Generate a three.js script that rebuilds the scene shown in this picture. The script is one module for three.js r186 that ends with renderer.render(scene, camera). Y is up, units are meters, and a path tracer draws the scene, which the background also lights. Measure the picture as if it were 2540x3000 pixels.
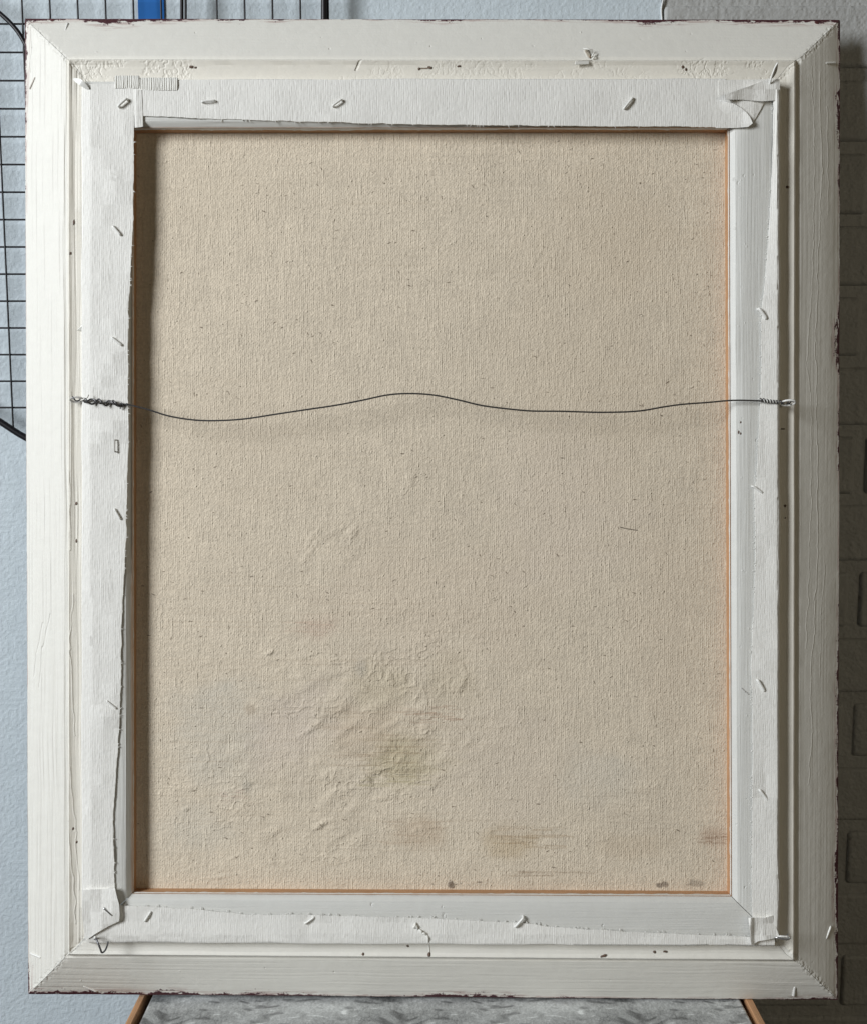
import * as THREE from 'three';
import { mergeGeometries, toCreasedNormals } from 'three/addons/utils/BufferGeometryUtils.js';
import { RoundedBoxGeometry } from 'three/addons/geometries/RoundedBoxGeometry.js';
import { RectAreaLightUniformsLib } from 'three/addons/lights/RectAreaLightUniformsLib.js';

// ------------------------------------------------------------------ camera, light, exposure
RectAreaLightUniformsLib.init();
const scene = new THREE.Scene();
scene.background = new THREE.Color(0, 0, 0);
const F = 2950, D = 0.885, CX = 1270, CY = 1500;            // focal length in photo pixels, lens to stretcher face in metres
const LEAN = THREE.MathUtils.degToRad(6.25);                // the picture leans back against the wall
const P0 = new THREE.Vector3(0, 0.4443, 0.1036);            // middle of the stretcher face; wall is z = 0, table top is y = 0
const toWorld = new THREE.Matrix4().makeRotationX(-LEAN).setPosition(P0);
const camera = new THREE.PerspectiveCamera(2 * Math.atan(1500 / F) * 180 / Math.PI, 2540 / 3000, 0.02, 40);
camera.position.set(0, 0, D).applyMatrix4(toWorld);
camera.rotation.set(-LEAN, 0, 0);
camera.updateMatrixWorld(true);

const renderer = new THREE.WebGLRenderer({ antialias: true });
renderer.toneMapping = THREE.LinearToneMapping;
renderer.toneMappingExposure = 1.0;
renderer.shadowMap.enabled = true;

// daylight of a tall window on the left, a little above, and an added dim warm fill on the right, standing in for unseen room light
function areaLight(colour, intensity, w, h, at, look) {
  const l = new THREE.RectAreaLight(new THREE.Color().setRGB(...colour), intensity, w, h);
  l.position.set(...at).applyMatrix4(toWorld);
  scene.add(l);
  l.lookAt(new THREE.Vector3(...look).applyMatrix4(toWorld));
  return l;
}
areaLight([0.955, 0.985, 1.0], 26.2, 0.86, 1.5, [-2.36, 0.90, 1.84], [0, 0, 0]).name = 'window_daylight';
areaLight([1.0, 0.87, 0.63], 0.70, 2.4, 1.8, [1.9, 0.2, 2.2], [0.1, 0, 0]).name = 'room_fill';

// ------------------------------------------------------------------ helpers
let seed = 7;
const rnd = () => { seed = (seed * 1664525 + 1013904223) >>> 0; return seed / 4294967296; };
const rr = (a, b) => a + (b - a) * rnd();
const perm = new Uint8Array(512);
{ const p = [...Array(256).keys()]; for (let i = 255; i > 0; i--) { const j = Math.floor(rnd() * (i + 1)); [p[i], p[j]] = [p[j], p[i]]; } for (let i = 0; i < 512; i++) perm[i] = p[i & 255]; }
const hash = (x, y) => perm[(perm[x & 255] + y) & 255] / 255;
function noise(x, y) {                                       // value noise, 0..1
  const i = Math.floor(x), j = Math.floor(y), fx = x - i, fy = y - j;
  const u = fx * fx * (3 - 2 * fx), v = fy * fy * (3 - 2 * fy);
  const a = hash(i, j), b = hash(i + 1, j), c = hash(i, j + 1), d = hash(i + 1, j + 1);
  return a + (b - a) * u + (c - a) * v + (a - b - c + d) * u * v;
}
const fbm = (x, y, n = 4) => { let s = 0, a = 0.5, t = 0; for (let k = 0; k < n; k++) { s += a * noise(x, y); t += a; a *= 0.5; x = x * 2.03 + 17.3; y = y * 2.03 + 5.7; } return s / t; };
const clamp = (x, a = 0, b = 1) => Math.min(b, Math.max(a, x));
const smooth = (a, b, x) => { const t = clamp((x - a) / (b - a)); return t * t * (3 - 2 * t); };
const lerp = (a, b, t) => a + (b - a) * t;
function curve(points) {                                     // piecewise smooth y(x) through [x, y] pairs
  return (x) => {
    if (x <= points[0][0]) return points[0][1];
    for (let k = 1; k < points.length; k++) if (x <= points[k][0]) { const [a, p] = points[k - 1], [b, q] = points[k]; return lerp(p, q, (x - a) / (b - a)); }
    return points[points.length - 1][1];
  };
}
const L = (px, py, z) => new THREE.Vector3((px - CX) * (D - z) / F, (CY - py) * (D - z) / F, z);   // photo pixel at a known depth -> the picture's own metres
function onPlane(px, py, point, normal) {                    // photo pixel -> world point on a plane
  const dir = new THREE.Vector3((px - CX) / F, (CY - py) / F, -1).transformDirection(toWorld);
  const t = point.clone().sub(camera.position).dot(normal) / dir.dot(normal);
  return camera.position.clone().addScaledVector(dir, t);
}
const onWall = (px, py, z = 0) => onPlane(px, py, new THREE.Vector3(0, 0, z), new THREE.Vector3(0, 0, 1));
const onTable = (px, py, y = 0) => onPlane(px, py, new THREE.Vector3(0, y, 0), new THREE.Vector3(0, 1, 0));
const lin2s = (c) => c <= 0.0031308 ? 12.92 * c : 1.055 * Math.pow(c, 1 / 2.4) - 0.055;
const S_LUT = new Uint8Array(4097); for (let i = 0; i <= 4096; i++) S_LUT[i] = Math.round(255 * lin2s(i / 4096));

// a flat sheet of paint: colour and relief drawn over a rectangle given in photo pixels of the plane z = zp
class Surf {
  constructor(x0, y0, x1, y1, zp, w, h) {
    Object.assign(this, { x0, y0, x1, y1, zp, w, h });
    this.c = new Float32Array(w * h * 3); this.r = new Float32Array(w * h);       // linear colour, relief in millimetres
    const a = L(x0, y1, zp), b = L(x1, y0, zp); this.a = a; this.b = b;
  }
  uv(v) { return [(v.x - this.a.x) / (this.b.x - this.a.x), (v.y - this.a.y) / (this.b.y - this.a.y)]; }
  fill(fn) {
    const o = [0, 0, 0, 0];
    for (let j = 0; j < this.h; j++) { const py = this.y1 + (this.y0 - this.y1) * (j + 0.5) / this.h;
      for (let i = 0; i < this.w; i++) { const px = this.x0 + (this.x1 - this.x0) * (i + 0.5) / this.w; fn(px, py, o); const k = j * this.w + i; this.c[k * 3] = o[0]; this.c[k * 3 + 1] = o[1]; this.c[k * 3 + 2] = o[2]; this.r[k] = o[3]; } }
  }
  region(px0, py0, px1, py1, fn) {                           // fn(px, py, colour getter/setter index)
    const i0 = Math.max(0, Math.floor((px0 - this.x0) / (this.x1 - this.x0) * this.w)), i1 = Math.min(this.w - 1, Math.ceil((px1 - this.x0) / (this.x1 - this.x0) * this.w));
    const j0 = Math.max(0, Math.floor((this.y1 - py1) / (this.y1 - this.y0) * this.h)), j1 = Math.min(this.h - 1, Math.ceil((this.y1 - py0) / (this.y1 - this.y0) * this.h));
    for (let j = j0; j <= j1; j++) for (let i = i0; i <= i1; i++) fn(this.x0 + (this.x1 - this.x0) * (i + 0.5) / this.w, this.y1 + (this.y0 - this.y1) * (j + 0.5) / this.h, j * this.w + i);
  }
  mix(k, col, a) { for (let q = 0; q < 3; q++) this.c[k * 3 + q] = lerp(this.c[k * 3 + q], col[q], a); }
  blob(px, py, rx, ry, { col, a = 1, dr = 0, ang = 0, hard = 0.5, rag = 0 } = {}) {
    const R = Math.max(rx, ry) * 1.6, cs = Math.cos(ang), sn = Math.sin(ang);
    this.region(px - R, py - R, px + R, py + R, (x, y, k) => {
      const u = ((x - px) * cs + (y - py) * sn) / rx, v = (-(x - px) * sn + (y - py) * cs) / ry;
      let d = Math.sqrt(u * u + v * v); if (rag) d += rag * (fbm(x * 0.12 + px, y * 0.12) - 0.5) * 2;
      const m = 1 - smooth(hard, 1, d); if (m <= 0) return;
      if (col) this.mix(k, col, a * m); this.r[k] += dr * m;
    });
  }
  stroke(pts, width, { col, a = 1, dr = 0, wob = 0 } = {}) {   // polyline mark
    for (let q = 1; q < pts.length; q++) {
      const [ax, ay] = pts[q - 1], [bx, by] = pts[q], len2 = (bx - ax) ** 2 + (by - ay) ** 2, m = width * 2 + wob;
      this.region(Math.min(ax, bx) - m, Math.min(ay, by) - m, Math.max(ax, bx) + m, Math.max(ay, by) + m, (x, y, k) => {
        const wx = x + wob * (noise(y * 0.03 + ax, 3.1) - 0.5) * 2, wy = y + wob * (noise(x * 0.03 + ay, 8.1) - 0.5) * 2;
        const t = clamp(((wx - ax) * (bx - ax) + (wy - ay) * (by - ay)) / len2);
        const d = Math.hypot(wx - ax - t * (bx - ax), wy - ay - t * (by - ay)) / width, g = 1 - smooth(0.4, 1, d);
        if (g <= 0) return; if (col) this.mix(k, col, a * g); this.r[k] += dr * g;
      });
    }
  }
  maps(range) {                                              // range: millimetres covered by black..white of the bump map
    const cd = new Uint8Array(this.w * this.h * 4), bd = new Uint8Array(this.w * this.h * 4);
    for (let k = 0; k < this.w * this.h; k++) {
      for (let q = 0; q < 3; q++) cd[k * 4 + q] = S_LUT[Math.round(clamp(this.c[k * 3 + q]) * 4096)];
      const b = Math.round(255 * clamp(0.5 + this.r[k] / range)); bd[k * 4] = bd[k * 4 + 1] = bd[k * 4 + 2] = b; cd[k * 4 + 3] = bd[k * 4 + 3] = 255;
    }
    this.c = this.r = null;
    return { map: dataTex(cd, this.w, this.h, true), bumpMap: dataTex(bd, this.w, this.h, false), bumpScale: range / 1000 };
  }
}
function dataTex(d, w, h, srgb, repeat) {
  const t = new THREE.DataTexture(d, w, h, THREE.RGBAFormat);
  t.magFilter = THREE.LinearFilter; t.minFilter = THREE.LinearMipmapLinearFilter; t.generateMipmaps = true;
  if (srgb) t.colorSpace = THREE.SRGBColorSpace;
  if (repeat) t.wrapS = t.wrapT = THREE.RepeatWrapping;
  t.needsUpdate = true; return t;
}
function tile(n, fn, range) {                                // repeating tile: fn(i, j, out[r,g,b,relief mm])
  const cd = new Uint8Array(n * n * 4), bd = new Uint8Array(n * n * 4), o = [0, 0, 0, 0];
  for (let j = 0; j < n; j++) for (let i = 0; i < n; i++) {
    fn(i, j, o); const k = (j * n + i) * 4;
    for (let q = 0; q < 3; q++) cd[k + q] = S_LUT[Math.round(clamp(o[q]) * 4096)];
    bd[k] = bd[k + 1] = bd[k + 2] = Math.round(255 * clamp(0.5 + o[3] / range)); cd[k + 3] = bd[k + 3] = 255;
  }
  return { map: dataTex(cd, n, n, true, true), bumpMap: dataTex(bd, n, n, false, true), bumpScale: range / 1000 };
}
// noise that repeats every n texels with cell size c (n divisible by c)
function tnoise(x, y, cx, cy, n, s = 0) {
  const X = n / cx, Y = n / cy, u0 = x / cx, v0 = y / cy, i = Math.floor(u0), j = Math.floor(v0), fx = u0 - i, fy = v0 - j;
  const u = fx * fx * (3 - 2 * fx), v = fy * fy * (3 - 2 * fy), h = (a, b) => hash(((a % X) + X) % X + s * 31, ((b % Y) + Y) % Y + s * 57);
  const a = h(i, j), b = h(i + 1, j), c = h(i, j + 1), d = h(i + 1, j + 1);
  return a + (b - a) * u + (c - a) * v + (a - b - c + d) * u * v;
}
const names = new Map();
function numbered(name) { const n = names.get(name) || 0; names.set(name, n + 1); return n ? `${name}_${String(n).padStart(3, '0')}` : name; }
function mesh(name, geometry, material, parent, label) {
  const m = new THREE.Mesh(geometry, material); m.name = name; m.castShadow = m.receiveShadow = true; parent.add(m);
  if (label) m.userData.label = label;
  return m;
}
function gridGeometry(nu, nv, at, uvOf, crease = 0.6) {      // (nu+1)*(nv+1) points, at(i, j) -> Vector3
  const pos = [], uv = [], idx = [];
  for (let j = 0; j <= nv; j++) for (let i = 0; i <= nu; i++) { const p = at(i, j); pos.push(p.x, p.y, p.z); uv.push(...uvOf(p, i, j)); }
  for (let j = 0; j < nv; j++) for (let i = 0; i < nu; i++) { const a = j * (nu + 1) + i, b = a + 1, c = a + nu + 1, d = c + 1; idx.push(a, b, d, a, d, c); }
  const g = new THREE.BufferGeometry();
  g.setAttribute('position', new THREE.Float32BufferAttribute(pos, 3)); g.setAttribute('uv', new THREE.Float32BufferAttribute(uv, 2)); g.setIndex(idx);
  return crease ? toCreasedNormals(g, crease) : (g.computeVertexNormals(), g);
}
const metreUV = (s) => (p) => [p.x / s, p.y / s];
class Poly extends THREE.Curve { constructor(pts, closed = false) { super(); this.c = new THREE.CatmullRomCurve3(pts, closed, 'centripetal'); } getPoint(t, o) { return this.c.getPoint(t, o); } }
const tube = (pts, r, seg = 24, rad = 8) => new THREE.TubeGeometry(new Poly(pts), seg, r, rad, false);
const flat = (c, rough = 0.6, extra = {}) => new THREE.MeshStandardMaterial({ color: new THREE.Color().setRGB(...c), roughness: rough, metalness: 0, ...extra });

// ------------------------------------------------------------------ materials
const WHITE = [0.79, 0.775, 0.725], CREAM = [0.80, 0.765, 0.69], MAROON = [0.085, 0.022, 0.022];
const plasterMaps = tile(1024, (i, j, o) => {
  const n = 1024, a = tnoise(i, j, 16, 16, n, 1), b = tnoise(i, j, 8, 8, n, 2), c = tnoise(i, j, 64, 64, n, 3), d = tnoise(i, j, 4, 4, n, 4);
  const k = 0.96 + 0.05 * c + 0.03 * (a - 0.5);
  o[0] = 0.60 * k; o[1] = 0.675 * k; o[2] = 0.73 * k; o[3] = 0.18 * smooth(0.25, 0.8, a) + 0.13 * b + 0.06 * d + 0.2 * c;
}, 2.4);
const plaster = new THREE.MeshStandardMaterial({ ...plasterMaps, roughness: 0.72 });
const brickMaps = tile(1024, (i, j, o) => {
  const n = 1024, a = tnoise(i, j, 16, 32, n, 5), b = tnoise(i, j, 8, 8, n, 6), c = tnoise(i, j, 128, 64, n, 7), d = tnoise(i, j, 4, 4, n, 8);
  const k = 0.94 + 0.1 * c + 0.05 * (b - 0.5);
  o[0] = 0.43 * k; o[1] = 0.435 * k; o[2] = 0.43 * k; o[3] = 0.6 * a + 0.4 * b + 0.15 * d + 0.9 * c - 0.9;
}, 3);
const brickPaint = new THREE.MeshStandardMaterial({ ...brickMaps, roughness: 0.6 });
const weaveRelief = (x, y, s) => {                           // canvas threads; x, y in photo pixels
  const q = x / 5.6 + 0.9 * noise(y * 0.013 + 3, x * 0.02 + s), col = Math.floor(q), f = q - col;
  const v = Math.sin(f * Math.PI) * (0.35 + 1.5 * Math.pow(noise(col * 7.31 + s, y * 0.055), 2.2));
  const p = y / 5.2 + x * 0.07, row = Math.floor(p), h = Math.sin((p - row) * Math.PI) * (0.2 + 0.9 * noise(x * 0.09, row * 5.17));
  return 0.115 * v + 0.10 * h * (((col + row) & 1) ? 1 : 0.4) + 0.26 * fbm(x * 0.19, y * 0.16, 3) + 0.20 * fbm(x * 0.37 + 5, y * 0.31 + y * 0.0, 2);
};
const flapMaps = tile(1024, (i, j, o) => {                   // 0.28 m of white painted canvas
  const n = 1024, w = tnoise(i, j, 32, 64, n, 9), lo = tnoise(i, j, 8, 64, n, 10), tl = tnoise(i, j, 4, 16, n, 19), f = tnoise(i, j, 8, 8, n, 12), e = tnoise(i, j, 4, 4, n, 11), g = tnoise(i, j, 64, 64, n, 13);
  const v = 0.5 + 0.5 * Math.sin(2 * Math.PI * (i * 176 / n + 0.7 * w)), h = 0.5 + 0.5 * Math.sin(2 * Math.PI * (j * 160 / n + i * 64 / n + 0.8 * w));
  const k = 0.97 + 0.03 * f + 0.02 * g;
  o[0] = 0.835 * k; o[1] = 0.825 * k; o[2] = 0.795 * k; o[3] = 0.075 * v * (0.2 + 1.3 * lo) + 0.035 * h + 0.16 * Math.pow(tl, 3) + 0.10 * f + 0.05 * e + 0.2 * g - 0.2;
}, 1.2);
const flapMat = new THREE.MeshStandardMaterial({ ...flapMaps, roughness: 0.7 });
const flapUV = metreUV(0.28);
const woodMaps = tile(512, (i, j, o) => {
  const n = 512, a = tnoise(i, j, 128, 4, n, 14), b = tnoise(i, j, 64, 2, n, 15), c = tnoise(i, j, 32, 32, n, 16), k = 0.72 + 0.34 * a + 0.16 * b - 0.1 * c;
  o[0] = 0.54 * k; o[1] = 0.30 * k; o[2] = 0.155 * k; o[3] = 0.15 * a + 0.1 * b;
}, 0.5);
const rawWood = new THREE.MeshStandardMaterial({ ...woodMaps, roughness: 0.55 });
const paintWhite = flat([0.80, 0.79, 0.75], 0.5), paintGloss = flat([0.82, 0.815, 0.79], 0.32);
const steel = flat([0.16, 0.16, 0.17], 0.38, { metalness: 0.85 }), brightSteel = flat([0.62, 0.62, 0.62], 0.3, { metalness: 0.9 });
const wireDark = flat([0.13, 0.127, 0.13], 0.36, { metalness: 0.8 });
const blackWire = flat([0.012, 0.011, 0.014], 0.42, { metalness: 0.3 });

// ------------------------------------------------------------------ the setting: wall, brick, table top
{
  const split = onWall(1936, 30).x;
  const g = new THREE.BoxGeometry(1.6 + split, 2.2, 0.06); g.translate((split - 1.6) / 2, 0.3, -0.03);
  { const p = g.attributes.position, u = g.attributes.uv; for (let k = 0; k < p.count; k++) u.setXY(k, p.getX(k) / 0.18, p.getY(k) / 0.18); }
  const wall = mesh('wall', g, plaster, scene); wall.userData.kind = 'structure'; wall.userData.label = 'pale blue painted plaster wall with stippled paint'; wall.userData.category = 'wall';

  // painted brick to the right of the plaster
  const PITCH = 0.0668, top0 = onWall(2500, 216).y, B = 0.0565, LEN = 0.205, JOINT = 0.0095, DEPTH = 0.03;
  const brickWall = new THREE.Group(); brickWall.name = 'brick_wall'; scene.add(brickWall);
  brickWall.userData = { kind: 'structure', label: 'grey painted brick wall behind the right side of the picture', category: 'wall' };
  const back = new THREE.BoxGeometry(0.9, 2.2, 0.05); back.translate(split + 0.45, 0.3, -0.0270);
  { const p = back.attributes.position, u = back.attributes.uv; for (let k = 0; k < p.count; k++) u.setXY(k, p.getX(k) / 0.3, p.getY(k) / 0.3); }
  mesh('mortar', back, brickPaint, brickWall);
  const xj = onWall(2503, 1700).x, made = new Map();
  const brickGeo = (w, v) => {
    const key = w.toFixed(4) + v; if (made.has(key)) return made.get(key);
    const b = new RoundedBoxGeometry(w, B, DEPTH, 4, 0.0050), p = b.attributes.position, u = b.attributes.uv, o = v * 0.37;
    for (let k = 0; k < p.count; k++) u.setXY(k, p.getX(k) / 0.3 + o, p.getY(k) / 0.3 + o * 1.7);
    made.set(key, b); return b;
  };
  for (let k = -6; k < 22; k++) {
    const y = top0 - (k + 0.5) * PITCH, odd = ((k % 2) + 2) % 2;    // courses 3, 5, 7 ... carry a head joint at xj
    let x = xj + (odd ? 0 : (LEN + JOINT) / 2); while (x > split) x -= LEN + JOINT;
    for (; x < split + 0.85; x += LEN + JOINT) {
      const a = Math.max(x + JOINT / 2, split + 0.002), b = x + LEN + JOINT / 2; if (b - a < 0.02) continue;
      const m = mesh('brick', brickGeo(b - a, Math.floor(rnd() * 4)), brickPaint, brickWall);
      m.position.set((a + b) / 2, y, -DEPTH / 2 + 0.0012 + rr(-0.0004, 0.0004)); m.rotation.set(rr(-0.008, 0.008), rr(-0.006, 0.006), rr(-0.004, 0.004));
    }
  }
  const bead = []; for (let k = 0; k <= 40; k++) bead.push(new THREE.Vector3(split + 0.0012 + 0.0030 * (noise(k * 1.7, 2) - 0.5), lerp(0.6, 1.05, k / 40), 0.0004));
  mesh('caulk_bead', tube(bead, 0.0008, 160, 6), flat([0.74, 0.75, 0.76], 0.4), brickWall, 'cracked white caulk between plaster and brick');
}
{
  const top = new THREE.Group(); top.name = 'table_top'; scene.add(top);
  top.userData = { kind: 'structure', label: 'grey veined stone table top with slim wooden edge strips', category: 'table' };
  const xs = [onTable(423, 2965).x, onTable(2188, 2965).x], rl = [onTable(384, 2965, 0.001).x, onTable(403, 2965, 0.001).x], rg = [onTable(2203, 2965, 0.001).x, onTable(2224, 2965, 0.001).x];
  const n = 1024, stone = tile(n, (i, j, o) => {
    const w = 40 * (tnoise(i, j, 128, 128, n, 20) - 0.5), y = j + w * 1.4, x = i + w;
    const a = tnoise(x, y, 128, 32, n, 21), b = tnoise(x, y, 32, 16, n, 22), c = tnoise(x, y, 8, 8, n, 23), d = tnoise(i, j, 256, 64, n, 24), e = tnoise(x + y * 0.8, y, 64, 8, n, 25), g = tnoise(i, j, 4, 4, n, 26);
    let v = 0.155 + 0.09 * a + 0.09 * (b - 0.3) + 0.10 * (c - 0.35) + 0.14 * d * d + 0.12 * (g - 0.5);
    v += 0.2 * smooth(0.80, 0.95, e) * smooth(0.45, 0.75, b); v *= 1 - 0.5 * smooth(0.66, 0.92, tnoise(x - y * 0.6, y, 64, 16, n, 27));
    v = Math.max(0.07, v * 1.55); o[0] = v * 0.97; o[1] = v * 1.0; o[2] = v * 1.0; o[3] = 0.1 * c;
  }, 0.6);
  const slab = new RoundedBoxGeometry(xs[1] - xs[0], 0.018, 0.57, 3, 0.0025); slab.translate((xs[0] + xs[1]) / 2, -0.009, 0.325);
  { const p = slab.attributes.position, u = slab.attributes.uv; for (let k = 0; k < p.count; k++) u.setXY(k, p.getX(k) / 0.21, p.getZ(k) / 0.30); }
  mesh('stone_slab', slab, new THREE.MeshStandardMaterial({ ...stone, roughness: 0.42 }), top);
  const strip = (a, b) => { const g = new RoundedBoxGeometry(b - a, 0.032, 0.60, 2, 0.001); g.translate((a + b) / 2, -0.015, 0.325); const p = g.attributes.position, u = g.attributes.uv; for (let k = 0; k < p.count; k++) u.setXY(k, p.getZ(k) / 0.2, (p.getX(k) + p.getY(k)) / 0.06); return g; };
  mesh('edge_strip', strip(...rl), rawWood, top); mesh('edge_strip', strip(...rg), rawWood, top);
  const under = new THREE.BoxGeometry(rg[0] - rl[1] - 0.001, 0.012, 0.57); under.translate((rg[0] + rl[1]) / 2, -0.0255, 0.325);
  mesh('tray', under, flat([0.02, 0.016, 0.013], 0.8), top);
}

// ------------------------------------------------------------------ wire grid panel hung on the plaster, with a blue card
{
  const Z = 0.021, grid = new THREE.Group(); grid.name = 'wire_grid_panel'; scene.add(grid);
  grid.userData = { label: 'black wire grid panel with thick curved rim hung on the plaster wall', category: 'wire grid' };
  const W = (px, py, z = Z) => onWall(px, py, z);
  const rim = curve([[-320, 1023], [-150, 1137], [0, 1232], [82, 1283], [250, 1350], [480, 1372], [700, 1270], [860, 1040], [946, 700]]);
  const pts = [[-320, 1025], [-150, 1139], [0, 1234], [82, 1285], [250, 1352], [480, 1374], [700, 1270], [860, 1040], [946, 700], [950, 400], [951, 40], [951, -260]].map(([x, y]) => W(x, y));
  mesh('rim', tube(pts, 0.0031, 120, 10), blackWire, grid);
  mesh('rim', tube([[-260, -60], [-120, -30], [-40, 8], [0, 38], [40, 76], [66, 112], [110, 210], [150, 420]].map(([x, y]) => W(x, y, Z + 0.004)), 0.0021, 60, 10), blackWire, grid);
  mesh('rim', tube([[534, -260], [534, 30], [534, 700], [534, 1368]].map(([x, y]) => W(534, y < 60 ? y : y, Z)), 0.0017, 30, 8), blackWire, grid);
  mesh('rim', tube([[545, -260], [545, 30], [545, 700], [545, 1368]].map(([x, y]) => W(545, y, Z + 0.001)), 0.0012, 30, 8), blackWire, grid);
  const x0 = W(65, 0).x, step = 0.02535, y0 = W(30, 152).y, r = 0.00088;
  for (let k = -4; k < 12; k++) {
    if (k === 6) continue;
    const x = x0 + k * step, top = W(60, -260).y; let yb = W(0, 1235).y;
    for (let py = 0; py < 1400; py += 8) { const q = W(CX, py); const px = CX + x * F / (new THREE.Vector3(x, q.y, Z).applyMatrix4(toWorld.clone().invert()).z * -1 + D); if (py < rim(px)) yb = q.y; }
    const g = new THREE.CylinderGeometry(r, r, top - yb, 8); g.translate(x, (top + yb) / 2, Z); mesh('vertical_wire', g, blackWire, grid);
  }
  for (let k = -4; k < 14; k++) {
    const y = y0 - k * 0.02492, py = 152 + k * 78;
    const xl = W(-300, 600).x, xr = W(948, 100).x - (k > 8 ? (k - 8) * 0.012 : 0);
    const g = new THREE.CylinderGeometry(r, r, xr - xl, 8); g.rotateZ(Math.PI / 2); g.translate((xl + xr) / 2, y, Z - 0.0014); mesh('horizontal_wire', g, blackWire, grid);
  }
  // hangers that carry the panel
  for (const [px, py] of [[620, 300], [220, 300], [220, 1000], [700, 900]]) { const a = W(px, py, 0.0), g = new THREE.CylinderGeometry(0.002, 0.002, Z, 8); g.rotateX(Math.PI / 2); g.translate(a.x, a.y, Z / 2); mesh('hanger', g, blackWire, grid); }

  const a = W(384, 20, Z + 0.004), b = W(463, 20, Z + 0.004), hgt = 0.2;
  const card = new RoundedBoxGeometry(b.x - a.x, hgt, 0.0012, 2, 0.0004); card.translate((a.x + b.x) / 2, W(420, 120).y + hgt / 2, 0.0011);
  const c = mesh('blue_card', card, flat([0.001, 0.125, 0.44], 0.75), scene);
  c.userData = { label: 'bright blue upright strip of card tucked against the wire grid', category: 'card' };
}

// ------------------------------------------------------------------ the framed picture, seen from the back
const picture = new THREE.Group(); picture.name = 'framed_painting'; scene.add(picture);
picture.position.copy(P0); picture.rotation.x = -LEAN;
picture.userData = { label: 'back of a framed canvas painting, whitewashed, leaning on the stone table', category: 'painting' };

// four rails from nested rectangles: levels = [[tl, tr, br, bl], ...] as Vector3 in the picture's metres
function ring(levels, seg, { bend, uv, gap = 0.00018, crease = 0.35 }) {
  return [0, 1, 2, 3].map((s) => {                           // 0 top, 1 right, 2 bottom, 3 left
    const nl = levels.length - 1, A = levels.map((l) => l[s]), B = levels.map((l) => l[(s + 1) % 4]);
    return gridGeometry(seg + 2, nl, (i, j) => {
      const end = i === 0 || i === seg + 2, t0 = clamp((i - 1) / seg), len = A[j].distanceTo(B[j]), e = gap / len, t = e + (1 - 2 * e) * t0;
      const p = A[j].clone().lerp(B[j], t); if (bend) bend(s, t, j, p); if (end) p.z -= 0.004;
      return p;
    }, uv, crease);
  });
}
const SIDE = ['top', 'right', 'bottom', 'left'];

// ---- frame: paint sheet
const bottomEdge = (px) => lerp(2913, 2930, (px - 82) / 2373), topEdge = (px) => lerp(53, 57, (px - 72) / 2390);
const leftEdge = (py) => lerp(72, 82, (py - 53) / 2860), rightEdge = (py) => lerp(2462, 2455, (py - 57) / 2873);
const fs = new Surf(30, 12, 2504, 2972, -0.0125, 1712, 2048);
const wearTop = curve([[60, 16], [130, 14], [200, 9], [260, 22], [300, 30], [360, 26], [420, 16], [520, 14], [600, 7], [700, 16], [740, 5], [800, 14], [860, 5], [1150, 5], [1300, 16], [1400, 6], [1560, 6], [1800, 10], [1900, 22], [2000, 16], [2100, 8], [2200, 20], [2300, 18], [2460, 18]]);
const wearRight = curve([[60, 16], [220, 10], [260, 22], [400, 16], [420, 9], [520, 13], [600, 8], [800, 7], [900, 12], [940, 26], [1050, 24], [1090, 8], [1250, 11], [1330, 15], [1420, 5], [1700, 6], [1960, 14], [2060, 16], [2240, 14], [2320, 14], [2450, 12], [2560, 22], [2700, 20], [2900, 14]]);
const wearBottom = curve([[80, 26], [250, 24], [420, 18], [460, 28], [520, 24], [600, 14], [760, 22], [900, 18], [1000, 8], [1150, 8], [1300, 24], [1480, 22], [1560, 6], [1650, 12], [1750, 6], [2100, 8], [2250, 6], [2380, 16], [2455, 16]]);
const wearLeft = curve([[50, 26], [140, 22], [300, 16], [420, 12], [560, 10], [700, 5], [1500, 4], [1960, 5], [2010, 9], [2060, 8], [2120, 4], [2600, 3], [2800, 6], [2860, 20], [2910, 20]]);
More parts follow.
